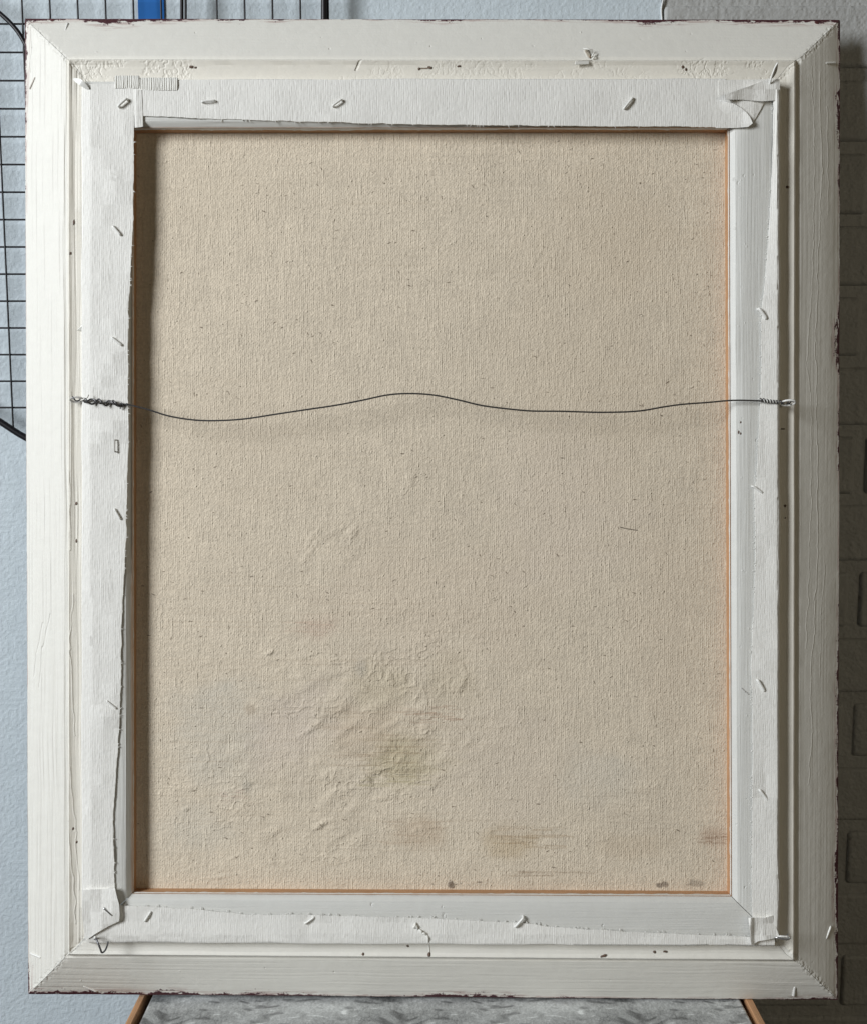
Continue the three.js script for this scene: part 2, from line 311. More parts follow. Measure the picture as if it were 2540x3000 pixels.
fs.fill((px, py, o) => {
  const d = [py - topEdge(px), rightEdge(py) - px, bottomEdge(px) - py, px - leftEdge(py)];
  for (let k = 0; k < 4; k++) { const e = k & 1 ? 22.3 : 26.5; if (d[k] < 118) d[k] = (d[k] + e) * 118 / (118 + e); }   // the border slopes away: run the inset along it
  let s = 0; for (let k = 1; k < 4; k++) if (d[k] < d[s]) s = k;
  const inset = d[s], t = (s & 1) ? py : px, lim = s === 0 ? 124 : s === 2 ? 118 : 128;
  const g1 = noise(t * 0.004 + s * 9, (inset + 5 * noise(t * 0.006, s)) * 0.21 + s * 31), g2 = noise(t * 0.012 + s * 5, inset * 0.55 + s * 11), g3 = fbm(px * 0.05, py * 0.05, 3), gf = fbm(px * 0.3, py * 0.3, 2);
  const ledge = smooth(lim - 2, lim + 2, inset), amp = s === 3 ? 1.2 : s === 1 ? 0.2 : s === 2 ? 0.42 : 0.22;
  const k = 0.965 + 0.05 * g3 + 0.02 * (gf - 0.5);
  for (let q = 0; q < 3; q++) o[q] = lerp(WHITE[q], CREAM[q], s === 2 ? 0 : ledge * (0.75 + 0.25 * g3)) * k;
  o[3] = amp * (0.34 * smooth(0.3, 0.9, g1) + 0.16 * g2) + 0.16 * g3 + 0.09 * gf - 0.25;
  if (ledge > 0.5 && s === 0) {                             // lumpy filler along the top ledge
    const zone = Math.max(smooth(200, 240, px) * (1 - smooth(540, 600, px)), smooth(960, 1000, px) * (1 - smooth(1850, 1950, px)) * 0.55, smooth(1960, 2000, px) * (1 - smooth(2240, 2280, px)));
    const lump = 1 - Math.abs(2 * fbm(px * 0.075, py * 0.06, 3) - 1); o[3] += zone * 0.38 * smooth(0.7, 1, lump) * smooth(0.35, 0.6, noise(px * 0.02, py * 0.05));
  }
  if (ledge > 0.5 && s === 3) { const crack = Math.abs(px - 213 - 4 * noise(py * 0.004, 4)); if (py > 1150 && py < 1560) o[3] -= 0.35 * (1 - smooth(0.5, 2.2, crack)); }
  // worn outer edge: paint rubbed off down to dark red
  const wear = [wearTop(px) * 0.9, wearRight(py) * 0.9, wearBottom(px) * 0.72, wearLeft(py) * 0.6][s];
  const scrape = noise(t * 0.02 + s * 13, inset * 0.5 + s * 3), rag = fbm(t * 0.06 + s * 7, inset * 0.18 + s, 4), fine = fbm(px * 0.45, py * 0.45, 2);
  const bare = smooth(0.5, 0.62, wear / (inset + 4) * 0.42 + 0.62 * (rag - 0.5) + 0.35 * (fine - 0.5)) * (inset < wear * 1.9 ? 1 : 0);
  const thin = smooth(0.46, 0.68, scrape + 0.6 * (rag - 0.5)) * (1 - smooth(wear * 0.8, wear * 1.7, inset)) * 0.9;
  const edge = 1 - smooth(0.8, 2.6, inset + 6 * (rag - 0.5) * (s === 3 ? 0.4 : 1));
  const m = Math.max(bare * smooth(0.42, 0.52, rag + 0.2 * (1 - inset / (wear + 1))), edge);
  const pink = thin * (1 - m);
  const red = [lerp(MAROON[0], 0.045, fine), lerp(MAROON[1], 0.012, fine), MAROON[2]];
  for (let q = 0; q < 3; q++) { o[q] = lerp(o[q], [0.42, 0.27, 0.25][q], pink * 0.62); o[q] = lerp(o[q], red[q], m); }
  o[3] -= 0.3 * m; o[3] += pink * 0.14 * (fine - 0.5);
  // ragged paint along the mitres
  const srt = [...d].sort((a, b) => a - b), md = Math.abs(srt[0] - srt[1]);
  if (srt[1] < 190) { const w = 10 + 12 * noise(t * 0.07, s); o[3] += (1 - smooth(2, w, md)) * (fbm(px * 0.14, py * 0.14, 3) - 0.4) * 1.5; }
});
for (const [pts, w, dr] of [                                  // long drying cracks in the paint of the right rail, grooves on the left
  [[[2375, 190], [2382, 420], [2379, 700], [2376, 860], [2366, 960], [2360, 1060], [2372, 1150], [2376, 1400], [2368, 1600], [2366, 1750], [2357, 1900]], 1.6, -0.15],
  [[[2398, 200], [2405, 500], [2398, 640], [2392, 800], [2386, 1000], [2390, 1300], [2392, 1560], [2394, 1620], [2384, 1760], [2383, 1860], [2373, 1920], [2370, 2050], [2376, 2150], [2366, 2300]], 1.7, -0.18],
  [[[2415, 1650], [2402, 1800], [2396, 1990]], 1.5, -0.12], [[[2420, 300], [2424, 620]], 1.6, -0.18],
  [[[210, 1380], [214, 1480], [217, 1610]], 2.6, -0.6], [[[222, 1740], [212, 1900], [226, 2150]], 2, -0.5], [[[205, 2270], [208, 2400], [222, 2560], [230, 2700]], 2.2, -0.5], [[[215, 2240], [228, 2430], [238, 2600]], 2, -0.4],
  [[[130, 1830], [110, 1920], [100, 1990]], 3, 0.4], [[[150, 1800], [128, 1900], [118, 2020]], 3, 0.4], [[[92, 60], [96, 120], [91, 190]], 3, 0.45], [[[2030, 182], [2060, 174]], 2, 0.3],
]) fs.stroke(pts.map(([x, y]) => [x > 2330 ? x + (x - 2345) * 0.19 : x < 190 ? x - (190 - x) * 0.19 : x, y]), w, { dr, wob: 3 });
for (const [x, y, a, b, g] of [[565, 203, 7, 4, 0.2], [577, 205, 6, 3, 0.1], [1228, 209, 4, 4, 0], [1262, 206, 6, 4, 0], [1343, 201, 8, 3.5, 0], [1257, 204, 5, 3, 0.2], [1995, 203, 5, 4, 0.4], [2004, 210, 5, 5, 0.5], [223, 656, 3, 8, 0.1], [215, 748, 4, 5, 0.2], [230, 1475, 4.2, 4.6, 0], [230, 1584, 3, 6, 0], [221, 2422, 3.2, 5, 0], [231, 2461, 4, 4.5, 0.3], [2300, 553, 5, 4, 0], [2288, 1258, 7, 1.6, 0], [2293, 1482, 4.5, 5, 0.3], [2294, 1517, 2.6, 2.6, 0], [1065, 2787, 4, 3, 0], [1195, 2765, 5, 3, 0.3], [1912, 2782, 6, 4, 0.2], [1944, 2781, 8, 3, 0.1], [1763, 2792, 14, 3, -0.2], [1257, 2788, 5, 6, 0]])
  { fs.blob(x, y, a * 1.7, b * 1.7, { dr: 0.3, hard: 0.2 }); fs.blob(x, y, a, b, { col: [0.13, 0.075, 0.05], ang: g, dr: -1.8, hard: 0.6, rag: 0.35 }); }  // holes: the shade of their depth is painted in as dark brown
for (const [x, y] of [[135, 33], [2410, 42]]) fs.blob(x, y, 8, 7, { col: MAROON, dr: -0.6, hard: 0.7 });
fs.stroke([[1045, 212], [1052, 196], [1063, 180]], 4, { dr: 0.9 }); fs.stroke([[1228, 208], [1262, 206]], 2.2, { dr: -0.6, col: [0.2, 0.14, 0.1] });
fs.stroke([[1720, 152], [1726, 168]], 9, { dr: -1.0, col: [0.45, 0.4, 0.33], wob: 4 }); fs.blob(1727, 168, 4, 6, { col: [0.27, 0.18, 0.11], dr: -1.8 }); fs.stroke([[1690, 190], [1728, 186]], 2, { dr: -0.8, col: [0.2, 0.16, 0.12] });  // torn hole: its shaded inside is painted into the colour as brown
fs.stroke([[1257, 2762], [1259, 2790], [1255, 2792]], 2, { dr: -0.8 });
for (let k = 0; k < 26; k++) fs.blob(rr(120, 2420), rr(0, 1) < 0.5 ? rr(80, 165) : rr(2815, 2890), rr(2, 5), rr(2, 4), { dr: rr(-0.4, 0.5) });
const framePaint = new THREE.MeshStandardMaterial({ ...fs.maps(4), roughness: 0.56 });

// ---- frame: rails
const Z = { edge: -0.0292, cove: -0.0112, ridge: -0.0058, ledge: -0.0078 };
const rect = (z, tl, tr, br, bl) => [L(...tl, z), L(...tr, z), L(...br, z), L(...bl, z)];
{
  const grow = (r, d, z) => [[-d, d], [d, d], [d, -d], [-d, -d]].map(([x, y], k) => new THREE.Vector3(r[k].x + x, r[k].y + y, z));
  const outer = rect(Z.edge, [74, 55], [2460, 58], [2453, 2929], [84, 2912]);
  const levels = [
    grow(outer, -0.004, -0.0345), grow(outer, -0.0014, -0.0345), grow(outer, -0.0008, -0.0338), grow(outer, 0, Z.edge - 0.0012), outer,
    grow(outer, -0.006, lerp(Z.edge, Z.cove, 0.17)), grow(outer, -0.018, lerp(Z.edge, Z.cove, 0.52)),
    rect(Z.cove, [188, 163], [2346, 167], [2341, 2822], [190, 2806]),
    rect(Z.cove - 0.0003, [199, 173], [2331, 176], [2327, 2816], [200, 2799]),
    rect(Z.ridge - 0.0006, [201, 175], [2328, 178], [2325, 2813], [202, 2797]),
    rect(Z.ridge, [203, 177], [2325, 180], [2322, 2811], [204, 2795]),
    rect(Z.ledge + 0.0003, [217, 190], [2309, 192], [2306, 2799], [218, 2785]),
    rect(Z.ledge, [222, 195], [2303, 197], [2300, 2794], [223, 2780]),
    rect(Z.ledge, [262, 250], [2262, 250], [2262, 2745], [262, 2735]),
  ];
  const rails = ring(levels, 160, {
    uv: (p) => fs.uv(p), crease: 0.3,
    bend: (s, t, j, p) => { const n = noise(t * 60 + s * 19, j * 0.0) - 0.5, m = noise(t * 9 + s * 7, j) - 0.5; p.z += 0.0004 * m * (j > 3 && j < 9 ? 1 : 0.4); if (j >= 3 && j <= 4) { p.z += 0.0005 * n; } if (j === 9 || j === 10) p.z += 0.0004 * n; },
  });
  const lab = ['top frame rail, cream ledge with lumpy filler and scuffed edge', 'right frame rail with long paint cracks and bare red edge', 'bottom frame rail with rubbed dark red edge', 'left frame rail with streaky bright white paint'];
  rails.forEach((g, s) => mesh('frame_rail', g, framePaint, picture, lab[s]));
}

// ---- stretcher bars
const inTL = L(391, 377, -0.004), inTR = L(2132, 376, -0.004), inBR = L(2139, 2623, -0.004), inBL = L(391, 2615, -0.004);
const outTL = L(246, 237, 0), outTR = L(2278, 233, 0), outBR = L(2279, 2761, 0), outBL = L(247, 2753, 0);
const ss = new Surf(225, 215, 2300, 2785, 0, 1400, 1734);
ss.fill((px, py, o) => {
  const d = [py - 235, 2280 - px, 2760 - py, px - 245]; let s = 0; for (let k = 1; k < 4; k++) if (d[k] < d[s]) s = k;
  const t = (s & 1) ? py : px, inset = d[s];
  const g1 = noise(t * 0.006 + s * 9, inset * 0.28 + s * 31), g2 = noise(t * 0.02 + s * 5, inset * 0.6), g3 = fbm(px * 0.04, py * 0.04, 3), gf = fbm(px * 0.35, py * 0.35, 2);
  const k = 0.97 + 0.04 * g3 + 0.02 * (gf - 0.5);
  o[0] = 0.70 * k; o[1] = 0.70 * k; o[2] = 0.675 * k; o[3] = 0.20 * g1 + 0.12 * g2 + 0.16 * g3 + 0.07 * gf - 0.25;
});
for (const [x, y, a, b] of [[2168, 1237, 3, 3.4], [2162, 1266, 3, 6], [2168, 1270, 3, 4]]) { ss.blob(x, y, a * 2, b * 2, { dr: 0.3, hard: 0.2 }); ss.blob(x, y, a, b, { col: [0.13, 0.075, 0.05], dr: -1.3 }); }  // small holes in the bar, shade inside them painted dark brown
ss.stroke([[2171, 2016], [2182, 2026], [2192, 2034]], 2, { dr: -0.6, col: [0.4, 0.38, 0.36], a: 0.6 });
for (const [x, y, a] of [[2161, 536, 6], [2178, 515, 5], [2150, 525, 5], [2215, 1290, 5], [1302, 2683, 10], [1296, 2657, 4], [2182, 2600, 5], [1765, 2712, 5], [1090, 2650, 6]]) { ss.blob(x, y, a, a * 1.4, { dr: 0.55, hard: 0.1 }); ss.blob(x + 2, y + 1, a * 0.45, a * 0.6, { dr: -0.5 }); }
for (let k = 0; k < 60; k++) ss.blob(rr(2140, 2210), rr(420, 2600), rr(1.5, 3.5), rr(2, 6), { dr: rr(-0.3, 0.35) });
const barPaint = new THREE.MeshStandardMaterial({ ...ss.maps(3), roughness: 0.5 });
{
  const q = (r, d, z) => [[-d, d], [d, d], [d, -d], [-d, -d]].map(([x, y], k) => new THREE.Vector3(r[k].x + x, r[k].y + y, z));
  const O = [outTL, outTR, outBR, outBL], I = [inTL, inTR, inBR, inBL];
  const mid = (f) => O.map((p, k) => p.clone().lerp(I[k], f).setZ(0));
  const levels = [q(O, 0, -0.016), q(O, 0, -0.0015), q(O, -0.0006, -0.0004), q(O, -0.0016, 0), mid(0.3), mid(0.6), q(I, 0.0050, 0), q(I, 0.0043, -0.0003), q(I, 0.0032, -0.0013), q(I, 0.0019, -0.0026), q(I, 0.0008, -0.0038), q(I, 0.0001, -0.0046), q(I, 0, -0.0058)];
  const low = (s, t) => [0.0018, 0.0000, 0.0002, 0.0004][s] * (0.4 + 1.2 * noise(t * 22 + s * 41, 3)) + 0.0012 * smooth(0.6, 0.9, noise(t * 140 + s * 17, 9)) + (s === 2 ? (t < 0.38 ? 0.0008 : 0) : 0);
  const bend = (s, t, j, p) => { if (j === 12) p.z = -0.0052 - low(s, t); if (j > 2 && j < 8) p.z += 0.0003 * (noise(t * 14 + s * 9, j * 0.4) - 0.5); if (j >= 10) { const n = 0.00025 * (noise(t * 160 + s * 33, 2) - 0.5); if (s & 1) p.x += n; else p.y += n; } };
  const bars = ring(levels, 200, { uv: (p) => ss.uv(p), bend, gap: 0.00035, crease: 0.6 });
  const inner = ring([q(I, 0.00045, -0.003), q(I, 0.00045, -0.012), q(I, 0.00045, -0.0195)], 60, { gap: 0, uv: (p, i) => [i / 60 * 4, p.z / 0.05], crease: 0.5 });
  bars.forEach((g, s) => { const b = mesh('stretcher_bar', g, barPaint, picture); mesh('raw_wood_edge', inner[s], rawWood, b, 'bare orange wood on the inner edge of the stretcher bar'); });
}

// ---- canvas
{
  const zc = -0.0156, cs = new Surf(375, 360, 2160, 2645, zc, 1600, 2048);
  const base = [0.765, 0.668, 0.535];
  cs.fill((px, py, o) => {
    const g = fbm(px * 0.004, py * 0.004, 3), m = fbm(px * 0.02, py * 0.03, 3), f = fbm(px * 0.22, py * 0.22, 2), th = noise(px * 0.24, py * 0.012), hz = noise(px * 0.02, py * 0.24);
    const k = 0.93 + 0.06 * (g - 0.5) + 0.08 * (m - 0.5) + 0.22 * (f - 0.5) + 0.10 * (th - 0.5) + 0.08 * (hz - 0.5);
    o[0] = base[0] * k; o[1] = base[1] * k; o[2] = base[2] * k;
    o[3] = 1.45 * weaveRelief(px, py, 3) + 0.25 * m - 0.3;
    // thick brushwork on the other side pushes the cloth out in short ridges
    const zone = smooth(1.25, 0.35, Math.hypot((px - 1080) / 480, (py - 2140) / 420) + 0.5 * (fbm(px * 0.006, py * 0.006, 2) - 0.5)) + 0.55 * smooth(1.1, 0.4, Math.hypot((px - 620) / 260, (py - 2330) / 260)) + 0.35 * smooth(1.1, 0.3, Math.hypot((px - 980) / 230, (py - 1600) / 130));
    if (zone > 0.01) { const u = px * 0.86 - py * 0.5, w = px * 0.5 + py * 0.86, rg = 1 - Math.abs(2 * fbm(u * 0.010 + 4, w * 0.019 + 9, 2) - 1), rs = 1 - Math.abs(2 * fbm(px * 0.03 + 40, py * 0.05 + 19, 2) - 1); o[3] += zone * (0.95 * smooth(0.3, 1, rg) * smooth(0.38, 0.66, fbm(px * 0.006 + 8, py * 0.008, 2)) + 0.42 * smooth(0.72, 1, rs) * smooth(0.5, 0.75, noise(px * 0.012, py * 0.014))); }
  });
  // thinned colour soaked through from the front: horizontal smears and soft patches of pigment
  const smear = (x, y, rx, ry, col, a, n = 22) => { for (let k = 0; k < n; k++) { const u = rr(-1, 1) * rx, v = rr(-1, 1) * ry, l = rr(0.15, 0.6) * rx; cs.stroke([[x + u - l, y + v], [x + u + l, y + v + rr(-2, 2)]], rr(1.5, 3.5), { col, a: a * 0.9 * rr(0.4, 1), wob: 2 }); } };
  const patch = (x, y, rx, ry, col, a) => cs.region(x - rx * 1.3, y - ry * 1.3, x + rx * 1.3, y + ry * 1.3, (px, py, k) => { const d = Math.hypot((px - x) / rx, (py - y) / ry) + 0.9 * (fbm(px * 0.012 + x, py * 0.016 + y, 4) - 0.5), t = 0.55 + 0.9 * (noise(px * 0.25, py * 0.03) * 0.5 + fbm(px * 0.2, py * 0.2, 2) * 0.5); cs.mix(k, col, a * 1.2 * (1 - smooth(0.25, 1, d)) * clamp(t)); });
  patch(620, 2160, 220, 200, [0.607, 0.589, 0.529], 0.26); patch(560, 2430, 190, 120, [0.607, 0.589, 0.529], 0.22); patch(860, 2150, 170, 190, [0.673, 0.583, 0.527], 0.3); patch(660, 2040, 90, 60, [0.607, 0.589, 0.529], 0.17);
  patch(1180, 2230, 170, 110, [0.516, 0.449, 0.270], 0.42); patch(1100, 2130, 160, 120, [0.606, 0.483, 0.359], 0.3); patch(1130, 2020, 140, 120, [0.561, 0.483, 0.326], 0.26); patch(1320, 1990, 110, 120, [0.561, 0.483, 0.337], 0.22);
  patch(1500, 2470, 110, 80, [0.516, 0.382, 0.213], 0.4); patch(1210, 2440, 120, 60, [0.539, 0.404, 0.281], 0.3); patch(1760, 2280, 150, 130, [0.607, 0.589, 0.529], 0.24); patch(1860, 2480, 160, 60, [0.539, 0.427, 0.303], 0.26); patch(2085, 2450, 60, 40, [0.471, 0.337, 0.247], 0.4);
  patch(930, 1835, 80, 50, [0.635, 0.478, 0.386], 0.3); patch(1060, 1945, 24, 40, [0.382, 0.382, 0.382], 0.22); patch(735, 2078, 26, 22, [0.404, 0.326, 0.247], 0.4); patch(720, 2300, 20, 22, [0.382, 0.371, 0.337], 0.3); patch(650, 600, 240, 200, [0.644, 0.552, 0.428], 0.2); patch(1800, 700, 320, 260, [0.651, 0.539, 0.404], 0.25); patch(1950, 1800, 140, 500, [0.673, 0.561, 0.438], 0.25);
  smear(1170, 2220, 130, 60, [0.315, 0.224, 0.123], 0.3, 44); smear(1270, 2095, 70, 26, [0.371, 0.202, 0.123], 0.4, 22); smear(1080, 2160, 130, 80, [0.404, 0.292, 0.202], 0.22, 40); smear(1540, 2455, 90, 34, [0.337, 0.213, 0.101], 0.4, 26); smear(1220, 2440, 80, 40, [0.371, 0.247, 0.157], 0.3, 24); smear(1830, 2370, 120, 60, [0.371, 0.303, 0.224], 0.25, 26); smear(2090, 2450, 46, 26, [0.303, 0.190, 0.123], 0.5, 16); smear(1600, 2560, 120, 6, [0.315, 0.224, 0.146], 0.35, 12); smear(1160, 2290, 90, 14, [0.382, 0.337, 0.134], 0.3, 14); smear(680, 2330, 40, 16, [0.561, 0.359, 0.315], 0.3, 10); smear(930, 1840, 70, 26, [0.561, 0.359, 0.270], 0.24, 16);
  patch(1750, 1000, 420, 700, [0.681, 0.580, 0.451], 0.3); patch(1300, 1750, 500, 260, [0.699, 0.589, 0.469], 0.28); patch(760, 1300, 300, 300, [0.708, 0.607, 0.478], 0.25); patch(1650, 1500, 300, 300, [0.736, 0.635, 0.534], 0.3); patch(1500, 2250, 280, 260, [0.699, 0.607, 0.506], 0.3);
  smear(1500, 620, 500, 200, [0.561, 0.471, 0.348], 0.16, 60); smear(1880, 1120, 200, 60, [0.516, 0.427, 0.315], 0.2, 24); smear(1200, 1400, 700, 300, [0.583, 0.483, 0.359], 0.14, 70); smear(1000, 2100, 500, 420, [0.516, 0.415, 0.303], 0.18, 150);
  cs.blob(1322, 2590, 16, 14, { col: [0.16, 0.12, 0.09], a: 0.8, rag: 0.6, dr: 0.4 }); cs.blob(1940, 2592, 24, 9, { col: [0.17, 0.13, 0.1], a: 0.7, rag: 0.6 }); cs.blob(2035, 2588, 34, 12, { col: [0.25, 0.21, 0.17], a: 0.5, rag: 0.6 }); cs.blob(1405, 2585, 10, 3, { col: [0.18, 0.13, 0.1], a: 0.7 });
  cs.stroke([[1815, 1544], [1835, 1549], [1866, 1554]], 1.8, { col: [0.09, 0.065, 0.05], a: 0.85, dr: 0.2 });
  // slubs, seed husks and knots of the raw cloth
  for (let k = 0; k < 800; k++) { const x = rr(400, 2125), y = rr(400, 2610), l = Math.pow(rnd(), 2) * 8 + 2.2, a = rr(-0.6, 0.6) + (rnd() < 0.3 ? 1.3 : 0); cs.blob(x, y, l, rr(1.4, 2.6), { col: [0.17, 0.125, 0.085], a: rr(0.4, 1), ang: a, dr: rr(0, 0.3), hard: 0.3 }); }
  for (let k = 0; k < 900; k++) cs.blob(rr(400, 2125), rr(400, 2610), rr(2, 4.5), rr(2, 3.5), { col: [0.80, 0.72, 0.59], a: rr(0.1, 0.5), dr: rr(0.15, 0.6), hard: 0.2 });
  for (let k = 0; k < 260; k++) { const x = rr(390, 2130), y = rr(380, 2560), l = rr(12, 60); cs.stroke([[x, y], [x + rr(-1.5, 1.5), y + l]], rr(1.4, 2.2), { dr: rr(0.08, 0.22), col: [0.79, 0.70, 0.57], a: 0.2 }); }
  // thick paint pressed through from the other side
  for (const [x, y, rx, ry, a, dr] of [[1040, 1560, 38, 14, -0.9, 0.7], [790, 1912, 22, 11, -0.3, 1.0], [940, 2418, 34, 13, -0.5, 0.9], [1075, 2280, 22, 12, 0.6, 0.8], [1140, 1985, 20, 34, 0.4, 0.7], [1340, 2010, 26, 44, 0.6, 0.8], [1180, 2250, 60, 22, -0.2, 0.7], [560, 2310, 30, 16, 0, 0.6], [545, 2370, 26, 10, -0.2, 0.7], [500, 2170, 34, 10, -0.1, 0.5], [640, 2570, 60, 10, -0.1, 0.5], [830, 1960, 40, 10, -0.5, 0.4], [1380, 2100, 40, 20, 0.2, 0.6], [1120, 2340, 50, 12, -0.1, 0.5], [920, 1570, 60, 14, -0.9, 0.35], [1210, 1400, 14, 60, 0.3, 0.35]])
    cs.blob(x, y, rx, ry, { ang: a, dr: dr * 0.95, hard: 0, rag: 0.4 });
  for (let k = 0; k < 120; k++) cs.blob(rr(470, 1450), rr(1880, 2560), rr(10, 34), rr(6, 15), { ang: rr(-1, 1), dr: rr(-0.22, 0.34), hard: 0, rag: 0.3 });
  for (const pts of [[[1335, 2040], [1356, 2010], [1362, 1975], [1350, 1945]], [[1100, 1950], [1120, 1985], [1150, 2000], [1190, 1990]], [[1010, 1580], [1030, 1555], [1048, 1535]], [[880, 1650], [930, 1590], [1000, 1545]], [[1180, 1440], [1196, 1400], [1200, 1360]], [[1060, 2270], [1085, 2292], [1080, 2312]], [[1180, 2270], [1220, 2285], [1260, 2270]], [[920, 2425], [945, 2410], [975, 2400]]]) cs.stroke(pts, rr(9, 14), { dr: 0.26, wob: 6 });
  const mat = new THREE.MeshStandardMaterial({ ...cs.maps(6), roughness: 0.88 });
  const a = L(376, 2640, zc), b = L(2156, 362, zc);
  const g = gridGeometry(90, 110, (i, j) => { const x = lerp(a.x, b.x, i / 90), y = lerp(a.y, b.y, j / 110), px = CX + x * F / (D - zc), py = CY - y * F / (D - zc); return new THREE.Vector3(x, y, zc + 0.0012 * (fbm(px * 0.003, py * 0.003, 2) - 0.5) * Math.min(1, i / 8, (90 - i) / 8)); }, (p) => cs.uv(p), 0);
  mesh('canvas', g, mat, picture, 'raw beige canvas seen from the back with soaked-through stains');
}

// ---- canvas turned over the bars: flaps, corner folds
function threads(list) { return list.map(([a, b, c, r]) => { const g = tube([a, b, c], r, 6, 5); const p = g.attributes.position, u = g.attributes.uv; for (let k = 0; k < p.count; k++) u.setXY(k, p.getX(k) / 0.28, p.getY(k) / 0.28); return g.toNonIndexed(); }); }
// flap along one side: t runs along the bar, the cloth comes up round the outer edge and lies on the bar up to the cut edge
const PUCKER = [[352, 303], [612, 299], [990, 303], [1838, 304], [343, 676], [343, 1000], [337, 1305], [346, 1506], [328, 2065], [435, 2684], [908, 2695], [1520, 2700], [2231, 919], [2216, 1434], [2227, 2008], [2235, 2328], [384, 920], [1262, 2720]];
function pucker(px, py) {                                   // cloth drawn down at each staple, with small pulls running out from it
  let z = 0;
  for (const [x, y] of PUCKER) { const dx = px - x, dy = py - y, d = Math.hypot(dx, dy); if (d > 90) continue; const a = Math.atan2(dy, dx); z += -0.0009 * Math.exp(-d * d / 340) + 0.00042 * Math.exp(-d * d / 2600) * Math.sin(a * 5 + x) * smooth(4, 22, d); }
  return z;
}
function flap(side, t0, t1, cut, { n = 420, lift = 0.0006, over = 0, fray = 30, bulge = 0.0006, base = 0.0011, wedge = 0, label } = {}) {
  const vert = side & 1, outPx = [234, 2281, 2764, 243][side], sgn = [1, -1, -1, 1][side], drift = (t) => side === 2 ? lerp(-5, 4, (t - 250) / 2000) : side === 0 ? lerp(1, -1, (t - 250) / 2000) : 0;
  const prof = [[-2, -0.0083], [-2.5, -0.0035], [-1.5, base - 0.001 + wedge * 0.7], [2, base - 0.0002 + wedge], [7, base + wedge]], M = 12, nl = prof.length + M + 2, s0 = side * 23;
  const point = (t, j) => {
    const o = outPx + drift(t) + 1.6 * (noise(t * 0.01 + s0, 1) - 0.5) * 2, rag = 1.6 * (noise(t * 0.12 + s0, 5) - 0.5) + 2.2 * (noise(t * 0.025, s0) - 0.5), e = cut(t) + rag * -sgn;
    let c, z;
    if (j < prof.length) { c = o + sgn * prof[j][0]; z = prof[j][1] + over; }
    else if (j < prof.length + M) { const f = (j - prof.length + 1) / M; c = lerp(o + sgn * 7, e, f); z = base + wedge * (1 - f) + over + bulge * (fbm(t * 0.011 + s0, f * 2.2, 2) - 0.4) * Math.sin(Math.PI * Math.min(1, f)) * 2 + lift * (0.25 + 1.5 * Math.pow(noise(t * 0.009 + s0, 7), 1.5)) * smooth(0.55, 1, f) + (vert ? pucker(c, t) : pucker(t, c)) + bulge * 0.35 * (Math.sin(t * 0.021 + c * 0.035 + s0) * Math.sin(t * 0.0083 - c * 0.02 + s0 * 2)) + bulge * 0.2 * Math.sin(t * 0.047 - c * 0.05 + 3 * Math.sin(t * 0.006)); const lo = side === 3 ? 0.0014 : 0.0007; if (z < lo + 0.0004) z = lo + 0.0004 * Math.exp((z - lo - 0.0004) / 0.0004); }
    else { const top = point(t, prof.length + M - 1); if (j === prof.length + M) { const p = top.clone(); p.z -= 0.0009; return p; } const p = top.clone(); p.z -= 0.0010; const back = point(t, prof.length + M - 4); p.x = lerp(p.x, back.x, 0.9); p.y = lerp(p.y, back.y, 0.9); return p; }
    return vert ? L(c, t, z) : L(t, c, z);
  };
  const g = gridGeometry(n, nl - 1, (i, j) => point(lerp(t0, t1, i / n), j), flapUV, 0.7);
  const list = [];
  for (let k = 0; k < fray; k++) { const t = lerp(t0 + 10, t1 - 10, rnd()), a = point(t, prof.length + M - 1), d = rr(0.0008, 0.0022) * -1, w = rr(-0.0012, 0.0012); const out = vert ? new THREE.Vector3(-sgn * d, w, 0) : new THREE.Vector3(w, sgn * d, 0); const b = a.clone().addScaledVector(out, 0.6), c = a.clone().add(out); a.z -= 0.0003; c.z -= 0.0008; list.push([a, b, c, rr(0.00018, 0.00034)]); }
  const clean = (h) => { for (const k of Object.keys(h.attributes)) if (!['position', 'normal', 'uv'].includes(k)) h.deleteAttribute(k); return h; };
  const all = mergeGeometries([clean(g.index ? g.toNonIndexed() : g), ...threads(list).map(clean)]);
  return mesh('canvas_flap', all, flapMat, picture, label);
}
const cutLeft = curve([[225, 392], [375, 394], [500, 392], [640, 391], [720, 387], [850, 381], [915, 376], [930, 379], [1000, 376], [1170, 376], [1300, 378], [1450, 372], [1550, 371], [1640, 367], [1720, 362], [1850, 357], [2050, 354], [2130, 350], [2250, 343], [2350, 336], [2420, 332], [2500, 334], [2620, 337]]);
const cutRight = curve([[260, 2266], [500, 2262], [660, 2252], [750, 2246], [850, 2238], [900, 2232], [960, 2229], [1080, 2229], [1170, 2227], [1290, 2222], [1400, 2214], [1450, 2210], [1530, 2211], [1620, 2213], [1750, 2209], [1870, 2204], [1950, 2199], [2050, 2203], [2200, 2204], [2400, 2203], [2560, 2201], [2720, 2203]]);
const cutTop = curve([[400, 338], [600, 347], [760, 352], [900, 356], [1100, 361], [1250, 364], [1500, 367], [1700, 368], [1900, 370], [2050, 372], [2130, 373]]);
const cutBottom = curve([[250, 2651], [355, 2652], [450, 2656], [600, 2667], [720, 2680], [930, 2681], [1100, 2686], [1250, 2690], [1400, 2699], [1500, 2703], [1650, 2718], [1850, 2731], [2000, 2737], [2280, 2748]]);
flap(0, 382, 2125, cutTop, { lift: 0.0004, base: 0.0009, bulge: 0.0008, label: 'top canvas flap folded over the stretcher' });
flap(2, 262, 2268, cutBottom, { lift: 0.0009, wedge: 0.0012, bulge: 0.0009, fray: 80, label: 'bottom canvas flap tapering to the right' });
flap(3, 246, 2660, cutLeft, { lift: 0.0003, base: 0.0009, bulge: 0.0022, fray: 60, label: 'wide left canvas flap, wavy' });
